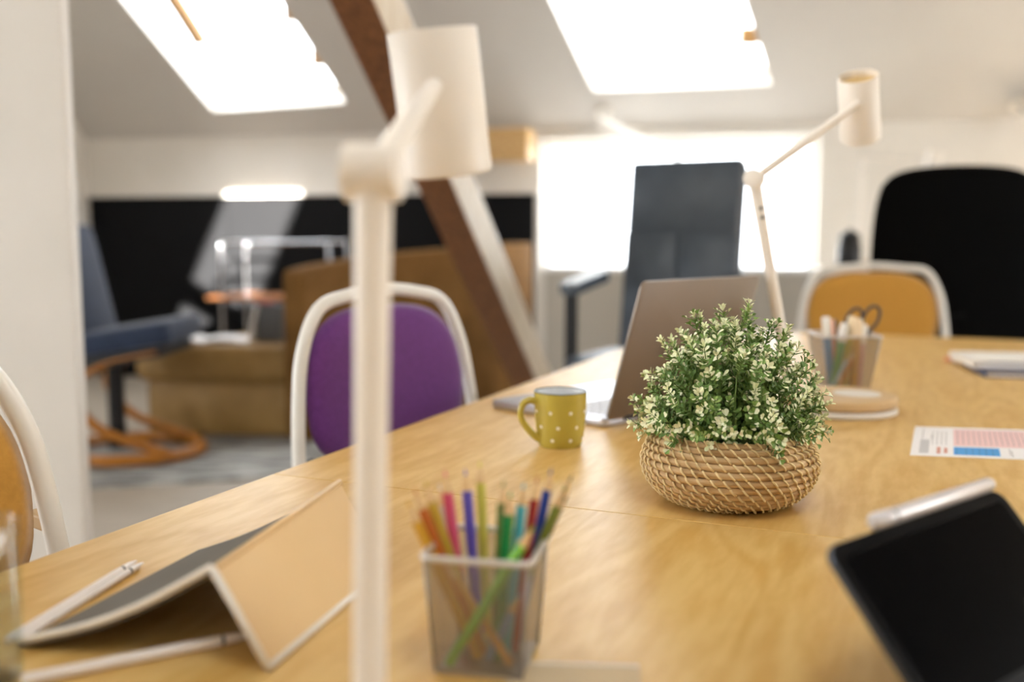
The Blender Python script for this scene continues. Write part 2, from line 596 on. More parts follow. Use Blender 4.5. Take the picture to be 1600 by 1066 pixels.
# ------------------------------------------------------------------ plant in a woven basket
STRAW = mat('straw_coil', 'dfc094', .7, col2='b48c58', scale=22, stretch=(1, 1, 9), bump=.5, bscale=40, lo=.3, hi=.75)
STITCH = mat('pale_raffia_stitch', 'efd7a4', .6)
SOIL = mat('dark_moss', '3f4f26', .9, col2='55602f', scale=60, bump=.5)
LEAFG = mat('green_leaf', '93ae5c', .5, col2='b4c880', scale=60, spec=.4)
LEAFD = mat('deep_green_leaf', '6b8f46', .5, col2='8ba858', scale=50, spec=.4)
LEAFP = mat('cream_leaf_tip', 'fffbe6', .5, col2='edf2bc', scale=70, spec=.4)
STEM = mat('green_stem', '6f8a48', .6)
PX = (.271, 1.222)
plant = thing('potted_plant', 'bushy green plant with cream leaf tips in round woven straw basket', 'plant', (PX[0], PX[1], TZ))
prof = catmull([(.052, 0, .004), (.078, 0, .0105), (.0965, 0, .028), (.1035, 0, .047), (.1005, 0, .064), (.0925, 0, .077), (.0865, 0, .0835)], 10)
ln = [0]
for i in range(1, len(prof)):
    ln.append(ln[-1] + (prof[i] - prof[i - 1]).length)
def prof_at(s):
    s = min(max(s, 0), 1) * ln[-1]
    for i in range(1, len(ln)):
        if s <= ln[i]:
            k = (s - ln[i - 1]) / (ln[i] - ln[i - 1])
            return prof[i - 1].lerp(prof[i], k)
    return prof[-1]
mb = MB()
mb.lathe([(.002, .003)] + [(p.x - .004, p.z) for p in prof[::3]] + [(.082, .083), (.078, .07), (.002, .068)], 56)
basket = mb.build('basket', STRAW, plant, smooth=True)
NC = 14
for i in range(NC):
    p = prof_at(i / (NC - 1))
    mb = MB(); SG = 90; V = []
    pts = []
    for k in range(SG):
        a = 2 * math.pi * k / SG
        jr = .0006 * math.sin(a * 7 + i * 2.1) + .0004 * math.sin(a * 17 + i)
        pts.append((math.cos(a) * (p.x + jr), math.sin(a) * (p.x + jr), max(p.z, .0048) + .0005 * math.sin(a * 5 + i * 1.3)))
    mb.tube(pts, .0047, 8, closed=True)
    mb.build('coil', STRAW, basket, smooth=True)
mb = MB()
NS = 46
for i in range(NC):
    s0 = (i - .46) / (NC - 1); s1 = (i + .46) / (NC - 1)
    for k in range(NS):
        a0 = 2 * math.pi * (k + .5 * (i % 1)) / NS - i * .085 + rnd.uniform(-.012, .012)
        pts = []
        for q in range(5):
            f = q / 4
            p = prof_at(s0 + (s1 - s0) * f)
            pn = (prof_at(min(1, s0 + (s1 - s0) * f + .02)) - prof_at(max(0, s0 + (s1 - s0) * f - .02)))
            nx = Vector((pn.z, 0, -pn.x)).normalized()
            off = .0032 + .0030 * math.sin(math.pi * f)
            rr = p.x + nx.x * off; zz = max(p.z + nx.z * off, .0012)
            if i == NC - 1 and q > 2:
                zz += .003
            a = a0 - .075 * f
            pts.append((rr * math.cos(a), rr * math.sin(a), zz))
        mb.tube(pts, .00135, 5)
mb.build('stitching', STITCH, basket, smooth=True, kind='stuff')
mb = MB(); mb.lathe([(.001, .068), (.07, .068), (.079, .072), (.05, .088), (.001, .096)], 32)
mb.build('moss', SOIL, plant, smooth=True)

def leaf(mb, base, d, up, L, W, cup=.25):
    """spoon-shaped leaf"""
    d = d.normalized(); s = d.cross(up)
    if s.length < 1e-4:
        s = d.cross(Vector((1, 0, 0)))
    s.normalize(); n = s.cross(d)
    prof_ = ((.0, .12), (.35, .55), (.68, 1.0), (.9, .7))
    V = []; F = []
    for t, w in prof_:
        c = base + d * (t * L) - n * (.10 * L * t * t)
        for q in (-1, 0, 1):
            V.append(c + s * (q * w * W / 2) + n * (abs(q) * cup * w * W / 2))
    V.append(base + d * L - n * (.10 * L))
    for i in range(3):
        for q in range(2):
            F.append((i * 3 + q, i * 3 + q + 1, (i + 1) * 3 + q + 1, (i + 1) * 3 + q))
    F += [(9, 10, 12), (10, 11, 12)]
    mb.add(V, F)
def sprig_mesh(seed, pale):
    r = random.Random(seed)
    mb = MB()
    L = r.uniform(.036, .05)
    bend = Vector((r.uniform(-.12, .12), r.uniform(-.12, .12), 0))
    pt = lambda s: Vector((bend.x * s * s * L, bend.y * s * s * L, s * L))
    mb.mi = 0
    mb.tube([pt(s) for s in (0, .33, .66, 1)], [.0009, .0008, .0007, .0004], 5)
    n = 9
    for i in range(n):
        s = .22 + .68 * i / (n - 1)
        a0 = i * R(90) + r.uniform(-.4, .4)
        for k in range(2):
            a = a0 + k * math.pi
            el = .35 + .55 * s + r.uniform(-.2, .2)
            d = Vector((math.cos(a) * math.cos(el), math.sin(a) * math.cos(el), math.sin(el)))
            mb.mi = (3 if s > 1.05 - pale * .55 else (1 if r.random() < .65 else 2))
            leaf(mb, pt(s), d, Vector((0, 0, 1)), r.uniform(.007, .0105), r.uniform(.0040, .0058))
    for k in range(4):
        a = k * R(90) + r.uniform(-.3, .3); el = r.uniform(.8, 1.2)
        d = Vector((math.cos(a) * math.cos(el), math.sin(a) * math.cos(el), math.sin(el)))
        mb.mi = 3 if r.random() < .35 + pale else 1
        leaf(mb, pt(.97), d, Vector((0, 0, 1)), r.uniform(.007, .0105), r.uniform(.0036, .0054))
    # side shoots of small buds
    for k in range(5):
        s = r.uniform(.25, .85); a = r.uniform(0, 6.28)
        q = pt(s) + Vector((math.cos(a), math.sin(a), .8)).normalized() * .010
        mb.mi = 0; mb.tube([pt(s), q], [.0006, .0004], 4)
        for j in range(3):
            b = a + (j - 1) * .9
            mb.mi = 3 if r.random() < pale else 1
            leaf(mb, q, Vector((math.cos(b), math.sin(b), .9)), Vector((0, 0, 1)), .0072, .0044)
    return mb
protos = []
for i in range(9):
    o = sprig_mesh(40 + i, (.05, .25, .5, .85, .35, .12, .9, .1, .55)[i]).build('sprig', [STEM, LEAFD, LEAFG, LEAFP], plant, smooth=True)
    protos.append(o)
used = set()
def place_sprig(i, p, d, sc, tw):
    src = protos[i]
    if i in used:
        o = link_copy(src, plant, 'sprig')
    else:
        o = src; used.add(i)
    o.location = p
    q = d.to_track_quat('Z', 'Y')
    o.rotation_mode = 'QUATERNION'
    o.rotation_quaternion = q @ Matrix.Rotation(tw, 4, 'Z').to_quaternion()
    o.scale = (sc, sc, sc)
NSP = 282
ga = math.pi * (3 - math.sqrt(5))
core = Vector((0, 0, .082))
for k in range(NSP):
    # directions over a dome that reaches a little below the horizontal
    h = 1 - (k + .5) / NSP * 1.12
    th = k * ga + rnd.uniform(-.1, .1)
    rr = math.sqrt(max(0, 1 - h * h))
    d = Vector((rr * math.cos(th), rr * math.sin(th), h))
    shell = 1.0 if k % 5 < 3 else (.74 if k % 5 == 3 else .5)
    jit = rnd.uniform(.86, 1.06)
    if rnd.random() < .07:
        jit *= 1.09
    top = Vector((d.x * .122 * (1 - .16 * max(d.z, 0)), d.y * .112 * (1 - .16 * max(d.z, 0)), .010 + max(d.z, -.2) * .152)) * jit * shell
    sc = rnd.uniform(.8, 1.1) if shell == 1.0 else rnd.uniform(1.0, 1.3)
    dd = (d + Vector((0, 0, .5 if h > .12 else .12)) + Vector((rnd.uniform(-.3, .3), rnd.uniform(-.3, .3), rnd.uniform(-.2, .2)))).normalized()
    base = core + top - dd * (.043 * sc)
    if base.z < .078 and math.hypot(base.x, base.y) < .075:
        base.z = .078
    if math.hypot(base.x, base.y) > .07 and base.z < .092:
        base.z = .092
    pal = shell == 1.0
    i = rnd.choice((1, 2, 4, 3, 8, 6, 1, 4)) if pal else rnd.choice((0, 5, 7, 1))
    place_sprig(i, base, dd, sc, rnd.uniform(0, 6.28))
for k in range(17):      # low sprigs hanging over the rim
    a = k * 2 * math.pi / 17 + rnd.uniform(-.12, .12)
    d = Vector((math.cos(a), math.sin(a), rnd.uniform(-.05, .3)))
    place_sprig(rnd.choice((2, 3, 4, 8, 1)), Vector((.062 * math.cos(a), .062 * math.sin(a), rnd.uniform(.092, .100))), d.normalized(), rnd.uniform(.72, .92), rnd.uniform(0, 6.28))
# woody stems from the moss into the crown
mb = MB()
for k in range(26):
    a = k * ga; r0 = .012 + .045 * math.sqrt(k / 26)
    p0 = Vector((r0 * math.cos(a), r0 * math.sin(a), .074))
    p1 = Vector((r0 * 1.65 * math.cos(a), r0 * 1.65 * math.sin(a), .15 + .04 * (1 - k / 26)))
    mb.tube([p0, p0.lerp(p1, .5) + Vector((0, 0, .006)), p1], [.0013, .0011, .0008], 5)
mb.build('stems', STEM, plant, smooth=True, kind='stuff')

# ------------------------------------------------------------------ polka-dot mug
MUG = mat('mustard_glaze', 'c2b04e', .18, coat=.3, col2='b9a544', scale=14)
DOT = mat('cream_dot', 'f6efd6', .3)
INNER = mat('white_glaze', 'eef0f2', .15)
RIMD = mat('dark_rim_line', '46504e', .4)
mug = thing('mug', 'mustard green mug with cream polka dots beside the open laptop', 'mug', (.076, 1.543, TZ))
mp = [(.002, .002), (.028, .002), (.0295, 0), (.0315, .0), (.0340, .004), (.0362, .012), (.0385, .028), (.0402, .048), (.0412, .07), (.0415, .086)]
mb = MB(); mb.lathe(mp, 64)
mb.f.pop()
mb.m.pop()
body = mb.build('body', MUG, mug, smooth='auto')
mb = MB(); mb.lathe([(.0415, .086), (.0412, .0874), (.0402, .0876), (.0393, .0868), (.0392, .086)], 64, cap=False)
mb.build('rim', RIMD, mug, smooth=True)
mb = MB(); mb.lathe([(.0396, .0868), (.0390, .07), (.0380, .048), (.0362, .028), (.031, .012), (.02, .008), (.001, .007)], 64, cap=False)
mb.build('inside', INNER, mug, smooth=True)
hdir = Vector((-.95, -.31, 0)).normalized()
hp = [hdir * x + Vector((0, 0, z)) for x, z in ((.038, .071), (.050, .075), (.061, .070), (.066, .058), (.0635, .044), (.055, .031), (.045, .020), (.034, .012))]
mb = MB(); P = catmull(hp, 6)
mb.tube(P, [.0062 - .0012 * math.sin(math.pi * i / (len(P) - 1)) for i in range(len(P))], 14)
mb.build('handle', MUG, mug, smooth=True)
def mugr(z):
    for (r0, z0), (r1, z1) in zip(mp[3:], mp[4:]):
        if z0 <= z <= z1:
            return r0 + (r1 - r0) * (z - z0) / (z1 - z0)
    return .04
dm = None
for row, (z, off) in enumerate(((.057, .0), (.034, .30), (.014, .05))):
    for k in range(8):
        a = off + k * 2 * math.pi / 8 + .35
        r_ = mugr(z)
        p = Vector((r_ * math.cos(a), r_ * math.sin(a), z))
        if dm is None:
            mb = MB(); mb.lathe([(.0002, .0007), (.0022, .0005), (.0033, -.0004)], 14, cap=False)
            dm = mb.build('dot', DOT, body, smooth=True); o = dm
        else:
            o = link_copy(dm, body, 'dot')
        o.location = p
        o.rotation_mode = 'QUATERNION'
        o.rotation_quaternion = Vector((math.cos(a), math.sin(a), -.08)).to_track_quat('Z', 'Y')

# ------------------------------------------------------------------ laptop
ALU = mat('taupe_aluminium', '82756a', .38, .55)
ALUL = mat('light_aluminium', 'c9c9d2', .3, .6)
KEYM = mat('pale_key', 'dcdce2', .5)
SCR = mat('laptop_screen', '0c0d10', .1, coat=.5)
lap = thing('laptop', 'open silver laptop with taupe lid standing between mug and plant', 'laptop', (.160, 1.685, TZ), R(45))
# local: x along hinge, -> +y towards the user (front of keyboard)
LW, LD = .36, .285
mb = MB(); slab(mb, rrect(LW, LD, .012), .002, .015, Matrix.Translation((LW / 2, LD / 2, 0)))
lb = mb.build('base', ALUL, lap, bevel=.001, smooth='auto')
mb = MB()
for r_ in range(6):
    for k in range(14):
        mb.box((.03 + .0215 * k + .01, .035 + r_ * .019, .0156), (.018, .0155, .0014))
mb.build('keyboard', KEYM, lb, kind='stuff')
mb = MB(); slab(mb, rrect(.11, .075, .004), .0148, .0153, Matrix.Translation((LW / 2, .205, 0)))
mb.build('trackpad', ALUL, lb)
mb = MB()
for x, y in ((.02, .02), (LW - .02, .02), (.02, LD - .02), (LW - .02, LD - .02)):
    mb.lathe([(.006, 0), (.006, .003)], 12, Matrix.Translation((x, y, 0)))
mb.build('rubber_feet', DARKM, lb)
mb = MB(); mb.tube([(.05, 0, .013), (LW - .05, 0, .013)], .006, 12); mb.build('hinge', DARKM, lap, smooth='auto')
TL = R(17)
lm = Matrix.Translation((LW / 2, -.002, .013)) @ Matrix.Rotation(TL, 4, 'X') @ Matrix.Rotation(R(90), 4, 'X')
LH = .252
mb = MB(); slab(mb, rrect(LW, LH, .012), -.0028, .0028, lm @ Matrix.Translation((0, LH / 2, 0)))
lid = mb.build('lid', ALU, lap, bevel=.001, smooth='auto')
mb = MB(); slab(mb, rrect(LW - .016, LH - .022, .004), -.0034, -.0027, lm @ Matrix.Translation((0, LH / 2 + .004, 0)))
mb.build('screen', SCR, lid)

# ------------------------------------------------------------------ wire mesh cups
def mesh_cup(label, loc, rz, top, bot, h, group, pitch=.0024, wire=.0010):
    t = thing('pencil_cup', label, 'pencil cup', loc, rz, group)
    mb = MB()
    n = int(top / pitch)
    def P(face, s, q):      # s in -1..1 across, q 0..1 up
        half = (bot + (top - bot) * q) / 2
        x, y = s * half, -half
        for _ in range(face):
            x, y = -y, x
        return Vector((x, y, .004 + q * (h - .004)))
    m_ = int(h / pitch)
    for face in range(4):
        for k in range(n + 1):
            s = -1 + 2 * k / n; w = wire / top
            mb.add([P(face, s - w, 0), P(face, s + w, 0), P(face, s + w, 1), P(face, s - w, 1)], [(0, 1, 2, 3)])
        for k in range(m_ + 1):
            q = k / m_; w = wire / 2 / h
            q0, q1 = max(0, q - w), min(1, q + w)
            mb.add([P(face, -1, q0), P(face, 1, q0), P(face, 1, q1), P(face, -1, q1)], [(0, 1, 2, 3)])
    mb.build('mesh_wall', SILVER, t, kind='stuff')
    mb = MB()
    o = rrect(top + .004, top + .004, .008, 5)
    mb.tube([(x, y, h) for x, y in o], .0027, 8, closed=True)
    mb.build('rim', RIMW, t, smooth=True)
    mb = MB(); slab(mb, rrect(bot, bot, .004, 4), .0, .004); mb.build('bottom', SILVER, t)
    for sx, sy in ((1, 1), (1, -1), (-1, 1), (-1, -1)):
        mb = MB(); mb.tube([(sx * bot / 2, sy * bot / 2, .002), (sx * top / 2, sy * top / 2, h)], .0013, 8)
        mb.build('corner_wire', SILVER, t, smooth=True)
    return t
C1 = Vector((-.0185, .7475, TZ)); C1R = R(-12)
mesh_cup('silver wire mesh cup full of colouring pencils beside the lamp pole', C1, C1R, .079, .066, .092, 'wire mesh desk cups', .0024, .0007)
C2 = Vector((.705, 2.105, TZ)); C2R = R(-4)
mesh_cup('silver wire mesh cup of markers and scissors behind the lamp base', C2, C2R, .122, .086, .120, 'wire mesh desk cups', .0034, .0009)

WOODP = mat('pencil_wood', 'e0bd8a', .6)
def pencil(label, cup, crot, foot, head, z_top, col, cat='pencil', group='colouring pencils in the wire cup', r=.0037, cone=.018, tipcol=None, nm='pencil', lead=True, blunt=False):
    """foot/head: xy inside the cup in the cup frame at the floor of the cup and at z_top"""
    Rm = Matrix.Rotation(crot, 4, 'Z')
    p0 = cup + Rm @ Vector((foot[0], foot[1], .0065)); p1 = cup + Rm @ Vector((head[0], head[1], z_top))
    d = p1 - p0; L = d.length
    t = thing(nm, label, cat, p0, 0, group)
    t.rotation_mode = 'QUATERNION'
    t.rotation_quaternion = d.to_track_quat('Z', 'Y')
    m = mat('paint_' + col, col, .35)
    mb = MB()
    if blunt:
        mb.lathe([(r * .9, 0), (r, .002), (r, L - .002), (r * .9, L)], 10); mb.build('barrel', m, t, smooth='auto')
        return t
    mb.lathe([(r, 0), (r, L - cone)], 6); mb.build('barrel', m, t)
    mb = MB(); mb.lathe([(r * .98, L - cone), (r * .3, L - cone * .3)], 12); mb.build('sharpened_wood', WOODP, t, smooth='auto')
    mb = MB(); mb.lathe([(r * .31, L - cone * .31), (r * .05, L)], 10); mb.build('lead', mat('paint_' + (tipcol or col), tipcol or col, .5), t, smooth='auto')
    return t
PL = [  # fan to the pole side: colour, head x, z top, label
    ('d9a32e', -.060, .128, 'ochre yellow pencil leaning furthest towards the lamp pole'),
    ('c2661f', -.057, .136, 'burnt orange pencil leaning towards the lamp pole'),
    ('c9a83a', -.051, .140, 'mustard pencil leaning among the orange ones'),
    ('e0557f', -.037, .147, 'bright pink pencil in the wire mesh cup'),
    ('cfc6c4', -.044, .134, 'pale grey pencil in the wire mesh cup'),
    ('5b4ec2', -.025, .145, 'violet pencil in the wire mesh cup'),
    ('d8cf5a', -.015, .150, 'lemon yellow pencil in the wire mesh cup')]
PR = [
    ('0f8a4a', .021, .140, 'emerald green pencil in the wire mesh cup'),
    ('5f7434', .014, .146, 'dark olive green pencil in the wire mesh cup'),
    ('4fb7cf', .028, .143, 'turquoise pencil in the wire mesh cup'),
    ('a5282e', .037, .146, 'crimson pencil in the wire mesh cup'),
    ('7d8a3c', .058, .138, 'khaki pencil leaning away from the lamp pole'),
    ('1f3f9e', .045, .149, 'royal blue pencil in the wire mesh cup'),
    ('6a5a44', .060, .142, 'grey brown pencil leaning furthest from the lamp pole')]
for sgn, rows in ((-1, PL), (1, PR)):
    for k, (col, hx, zt, lb_) in enumerate(rows):
        y = -.0125 + .0067 * k
        lim = .034
        f0 = (zt and (sgn * lim - hx * .088 / zt) / (1 - .088 / zt)) if abs(hx) * .088 / zt > lim - .01 else hx * .5
        fx = max(f0, .0045) if sgn > 0 else min(f0, -.0045)
        pencil(lb_, C1, C1R, (fx, y), (hx, y * 1.25), zt, col, r=.0041)
pencil('lime green pencil crossing the front of the wire mesh cup', C1, C1R, (-.024, -.0275), (.043, -.033), .120, '7cc832', r=.0042)
pencil('tan wooden pencil crossing low inside the wire mesh cup', C1, C1R, (.022, -.0195), (-.030, -.0245), .088, 'd09a4a', r=.0034)
pencil('sky blue pencil standing low inside the wire mesh cup', C1, C1R, (.004, -.0125), (.030, -.020), .064, '6fa0da', r=.0033)

def marker(label, foot, head, zt, col, capc, r=.0085, capl=.04):
    Rm = Matrix.Rotation(C2R, 4, 'Z')
    p0 = C2 + Rm @ Vector((foot[0], foot[1], .007)); p1 = C2 + Rm @ Vector((head[0], head[1], zt))
    d = p1 - p0; L = d.length
    t = thing('marker', label, 'marker', p0, 0, 'markers in the far wire cup')
    t.rotation_mode = 'QUATERNION'; t.rotation_quaternion = d.to_track_quat('Z', 'Y')
    mb = MB(); mb.lathe([(r * .8, 0), (r * .95, .004), (r * .95, L - capl)], 18); mb.build('barrel', mat('paint_' + col, col, .35), t, smooth='auto')
    mb = MB(); mb.lathe([(r * 1.06, L - capl), (r * 1.08, L - .006), (r * .9, L)], 18); mb.build('cap', mat('paint_' + capc, capc, .4), t, smooth='auto')
    return t
marker('blue marker with white cap in the far mesh cup', (-.026, -.018), (-.042, -.012), .158, '4f93c8', 'f4efe6')
marker('orange pink marker with peach cap in the far mesh cup', (-.014, .010), (-.026, .014), .150, 'e88f6c', 'f2b79a')
marker('green marker with white cap in the far mesh cup', (-.026, -.030), (-.006, -.030), .146, '4ea04a', 'f3f0ea')
marker('yellow marker with cream cap in the far mesh cup', (-.002, -.018), (.012, -.018), .160, 'd8c23a', 'f6e3c0')
marker('amber marker with cream cap in the far mesh cup', (.014, -.032), (.020, -.030), .156, 'cf9a32', 'f6ddb8', .0095)
marker('pink marker with white cap in the far mesh cup', (.028, -.010), (.036, -.016), .142, 'd9a3a8', 'f6f0e6', .009)
marker('black marker with black cap in the far mesh cup', (-.010, .026), (-.014, .030), .148, '2b2b2e', '1d1d20', .007)
G2 = 'pencils in the far wire cup'
pencil('pale blue pencil lying across the far mesh cup', C2, C2R, (-.034, -.036), (.006, -.044), .085, 'a9cbe0', group=G2, r=.0036)
pencil('orange pencil lying across the far mesh cup', C2, C2R, (-.018, -.037), (.014, -.046), .090, 'd98a3a', group=G2, r=.0036)
pencil('yellow pencil beside the scissors in the far mesh cup', C2, C2R, (.022, .020), (.050, .024), .150, 'e6b73a', group=G2, r=.004)
# scissors
sc_t = thing('scissors', 'dark handled scissors standing in the far mesh cup', 'scissors', C2 + Matrix.Rotation(C2R, 4, 'Z') @ Vector((.012, .010, .0065)), C2R)
HND = mat('dark_grey_handle', '4a423c', .45)
BLADE = mat('scissor_steel', 'b8babd', .25, .9)
for s, c in ((-1, (.010, .142)), (1, (.046, .147))):
    mb = MB(); mb.bar((s * .002, 0, 0), (c[0] * .5 + .008, 0, .10), .009, .0016, (1, 0, 0)); bl = mb.build('blade', BLADE, sc_t)
    pts = [(c[0] + .0165 * math.cos(a) + .007 * math.sin(a), 0, c[1] + .026 * math.sin(a)) for a in [2 * math.pi * k / 28 for k in range(28)]]
    mb = MB(); mb.tube(pts, .0036, 10, closed=True)
    mb.tube([(c[0] * .5 + .008, 0, .094), (c[0] * .8 + .004, 0, .112), (c[0], 0, c[1] - .024)], .004, 10)
    mb.build('handle', HND, sc_t, smooth=True)

# ------------------------------------------------------------------ printed sheet
PAPER = mat('white_paper', 'f3efee', .6)
def P2(name, m, th=.0004):
    return (name, m, th)
sheet_o = Vector((.598, 1.470, TZ))
ex = Vector((.156, -.03, 0)).normalized(); ey = Vector((.099, .226, 0))
PRL = math.atan2(ex.y, ex.x)
ps = thing('printed_sheet', 'white printed form with pink table and blue row behind the tablet', 'paper', sheet_o, PRL)
Ri = Matrix.Rotation(-PRL, 3, 'Z')
eyl = Ri @ ey
def sh(x, y):       # x metres along, y 0..1 up the sheet
    return (x + eyl.x * y, eyl.y * y)
def patch(name, m, x0, x1, y0, y1, z0, z1):
    q = [sh(x0, y0), sh(x1, y0), sh(x1, y1), sh(x0, y1)]
    mb = MB(); mb.hexa([(a, b, z0) for a, b in q] + [(a, b, z1) for a, b in q])
    return mb, name, m
def mk(a):
    return a[0].build(a[1], a[2], ps)
mk(patch('page', PAPER, 0, .30, 0, 1, .0002, .0008))
PINK = mat('pink_print', 'eec8c6', .6); BLUE = mat('blue_print', '4a9fe0', .6); INK = mat('grey_ink', '6d6668', .6); SAL = mat('salmon_print', 'd79a88', .6)
LGR = mat('pale_grey_print', 'c9c6c6', .6); DBL = mat('dark_blue_print', '2c6fae', .6)
mk(patch('pink_table', PINK, .062, .29, .34, .93, .0008, .0010))
mk(patch('blue_row', BLUE, .062, .128, .06, .30, .0008, .0010))
mk(patch('grey_block', LGR, .012, .026, .08, .52, .0008, .0010))
mk(patch('salmon_square', SAL, .0375, .0430, .08, .28, .0008, .0010))
mk(patch('salmon_square', SAL, .0480, .0530, .10, .26, .0008, .0010))
for k in range(6):
    mk(patch('blue_cell_line', DBL, .066 + .0095 * k + (.004 if k else 0), .0668 + .0095 * k + (.004 if k else 0), .06, .30, .0010, .0011))
mb = MB()
for k in range(4):
    b, _, _ = patch('', None, .030 + .0068 * k, .0307 + .0068 * k, .36, .84, .0008, .0010); mb.add(b.v, b.f)
for k in range(26):
    b, _, _ = patch('', None, .068 + .0083 * k, .0687 + .0083 * k, .40, .88, .0010, .0011); mb.add(b.v, b.f)
for x, y0, y1 in ((.014, .55, .92), (.142, .1, .3), (.145, .06, .24), (.028, .55, .7)):
    b, _, _ = patch('', None, x, x + .0008, y0, y1, .0008, .0010); mb.add(b.v, b.f)
mb.build('text_lines', INK, ps, kind='stuff')

slip = thing('paper_slip', 'pale beige paper slip on the table beside the wire pencil cup', 'paper', (.055, .70, TZ), R(-4))
mb = MB(); mb.box((-.01, -.012, .0006), (.10, .10, .0008)); mb.build('page', mat('beige_paper', 'cdb692', .7), slip)
mb = MB(); mb.box((-.01, .035, .0012), (.10, .006, .0005)); mb.build('gummed_edge', mat('pale_gum', 'e2d3bd', .6), slip)

# ------------------------------------------------------------------ notebooks
def book(name, label, loc, rz, w, d, h, cover, group):
    t = thing(name, label, 'book', loc, rz, group)
    mb = MB(); mb.box((w / 2 + .002, d / 2, h / 2), (w - .008, d - .008, h - .004)); mb.build('pages', PAPER, t)
    for z in (.0011, h - .0011):
        mb = MB(); mb.box((w / 2, d / 2, z), (w, d, .0022)); mb.build('cover', cover, t, bevel=.0006, bseg=1)
    mb = MB(); mb.box((.0012, d / 2, h / 2), (.0024, d, h)); mb.build('spine', cover, t)
    return t
NAVY = mat('navy_cover', '3a4468', .5)
NB = mat('white_cover', 'f2ede6', .5)
book('notebook', 'navy blue notebook under the white one on the birch table', (1.10, 2.294, TZ), R(-12), .30, .21, .014, NAVY, 'stacked notebooks')
book('notebook', 'white notebook lying on top of the navy one', (1.10, 2.352, TZ + .014), R(-9), .30, .21, .017, NB, 'stacked notebooks')
er = thing('eraser', 'small salmon eraser on the table beside the white notebook', 'eraser', (1.150, 2.585, TZ), R(-10))
mb = MB(); mb.box((0, 0, .006), (.034, .016, .012)); mb.build('rubber', mat('salmon_rubber', 'e39a78', .7), er, bevel=.002)
mb = MB(); mb.box((.008, 0, .0062), (.018, .0166, .0126)); mb.build('sleeve', NB, er)

# ------------------------------------------------------------------ tablet with stylus on a stand
BEZ = mat('tablet_black', '040405', .35, spec=.05)
GLS = mat('tablet_glass', '020203', .2, spec=.02)
EDGE = mat('tablet_edge', '4a4e54', .3, .8)
TA = Vector((.222, .686, .850)); TB = Vector((.424, .849, .850))
tx = (TB - TA).normalized()
TLEN = (TB - TA).length
th_ = Vector((tx.y, -tx.x, 0))
tilt = R(48)
td = th_ * math.cos(tilt) + Vector((0, 0, -math.sin(tilt)))   # down the screen
tn = tx.cross(td).normalized()
if tn.z < 0:
    tn = -tn
TW = .139
tab = thing('tablet', 'black tablet propped at a slant on the birch table, stylus along its edge', 'tablet', (TA + TB) / 2 + td * TW / 2 - Vector((0, 0, (TA + td * TW / 2).z - TZ)), 0)
org = tab.location.copy()
Mt = Matrix((tx, -td, tn)).transposed().to_4x4()
Mt.translation = (TA + TB) / 2 + td * (TW / 2) - org
mb = MB(); slab(mb, rrect(TLEN, TW, .014), -.006, .0, Mt); mb.build('back_shell', EDGE, tab, bevel=.001, smooth='auto')
mb = MB(); slab(mb, rrect(TLEN - .002, TW - .002, .0135), -.0005, .0006, Mt); mb.build('bezel', BEZ, tab)
mb = MB(); slab(mb, rrect(TLEN - .022, TW - .022, .006), .0004, .0008, Mt); mb.build('screen', GLS, tab)
# kickstand behind
a = Mt @ Vector((.03, TW * .20, -.006)); b = Vector((a.x - th_.x * .05, a.y - th_.y * .05, .004))
mb = MB(); mb.bar(a, b, .004, .05, tx); mb.build('stand', DARKM, tab)
# stylus magnetically held on the long edge
STY = mat('pearl_stylus', 'dcd8da', .25, .25)
sx0, sx1 = -TLEN / 2 + .062, TLEN / 2 - .012
sp0 = Mt @ Vector((sx0, TW / 2 + .0055, .0025)) + org
sty = thing('stylus', 'pearl white stylus clipped along the top edge of the tablet', 'stylus', sp0, 0)
q0 = Vector((0, 0, 0)); q1 = tx * (sx1 - sx0)
mb = MB(); mb.tube([q0, q0.lerp(q1, .02), q0.lerp(q1, .14)], [.004, .0062, .0062], 16); mb.build('tip_section', STY, sty, smooth='auto')
mb = MB(); mb.tube([q0.lerp(q1, .142), q0.lerp(q1, .155)], .0058, 16); mb.build('ring', DARKM, sty, smooth='auto')
mb = MB(); mb.tube([q0.lerp(q1, .157), q0.lerp(q1, .985), q1], [.0062, .0062, .005], 16); mb.build('barrel', STY, sty, smooth='auto')

# ------------------------------------------------------------------ tented folder, pens, glass
TANF = mat('tan_folder_cover', 'ecca98', .33, col2='e8c48f', scale=6)
GREYF = mat('grey_folder_lining', '5d5850', .5)
EDGEW = mat('cream_folder_edge', 'f2e9dc', .4)
fr0 = Vector((-.185, .725, TZ)); fr1 = Vector((-.128, .945, TZ))      # right foot
rg0 = Vector((-.233, .748, .811)); rg1 = Vector((-.176, .997, .819))  # ridge
lf0 = Vector((-.395, .766, TZ)); lf1 = Vector((-.326, 1.005, TZ))     # left foot
fo = fr0.copy()
fold = thing('folder', 'tan folder with cream edges standing tented beside the lamp pole', 'folder', fo)
def bil(a0, a1, b0, b1, sag=0):
    def f(u, v):
        p = a0.lerp(a1, u).lerp(b0.lerp(b1, u), v) - fo
        return p + Vector((0, 0, sag * math.sin(math.pi * v) * (1 - .2 * u)))
    return f
TH = .0032
up3 = Vector((0, 0, .0045))
mb = MB(); mb.sheet(bil(fr0 + up3, fr1 + up3, rg0, rg1, .002), 10, 8, TH); mb.build('front_flap', TANF, fold, smooth='auto')
mb = MB(); mb.sheet(bil(rg0, rg1, lf0 + up3, lf1 + up3, -.010), 10, 12, TH); mb.build('back_flap', GREYF, fold, smooth='auto')
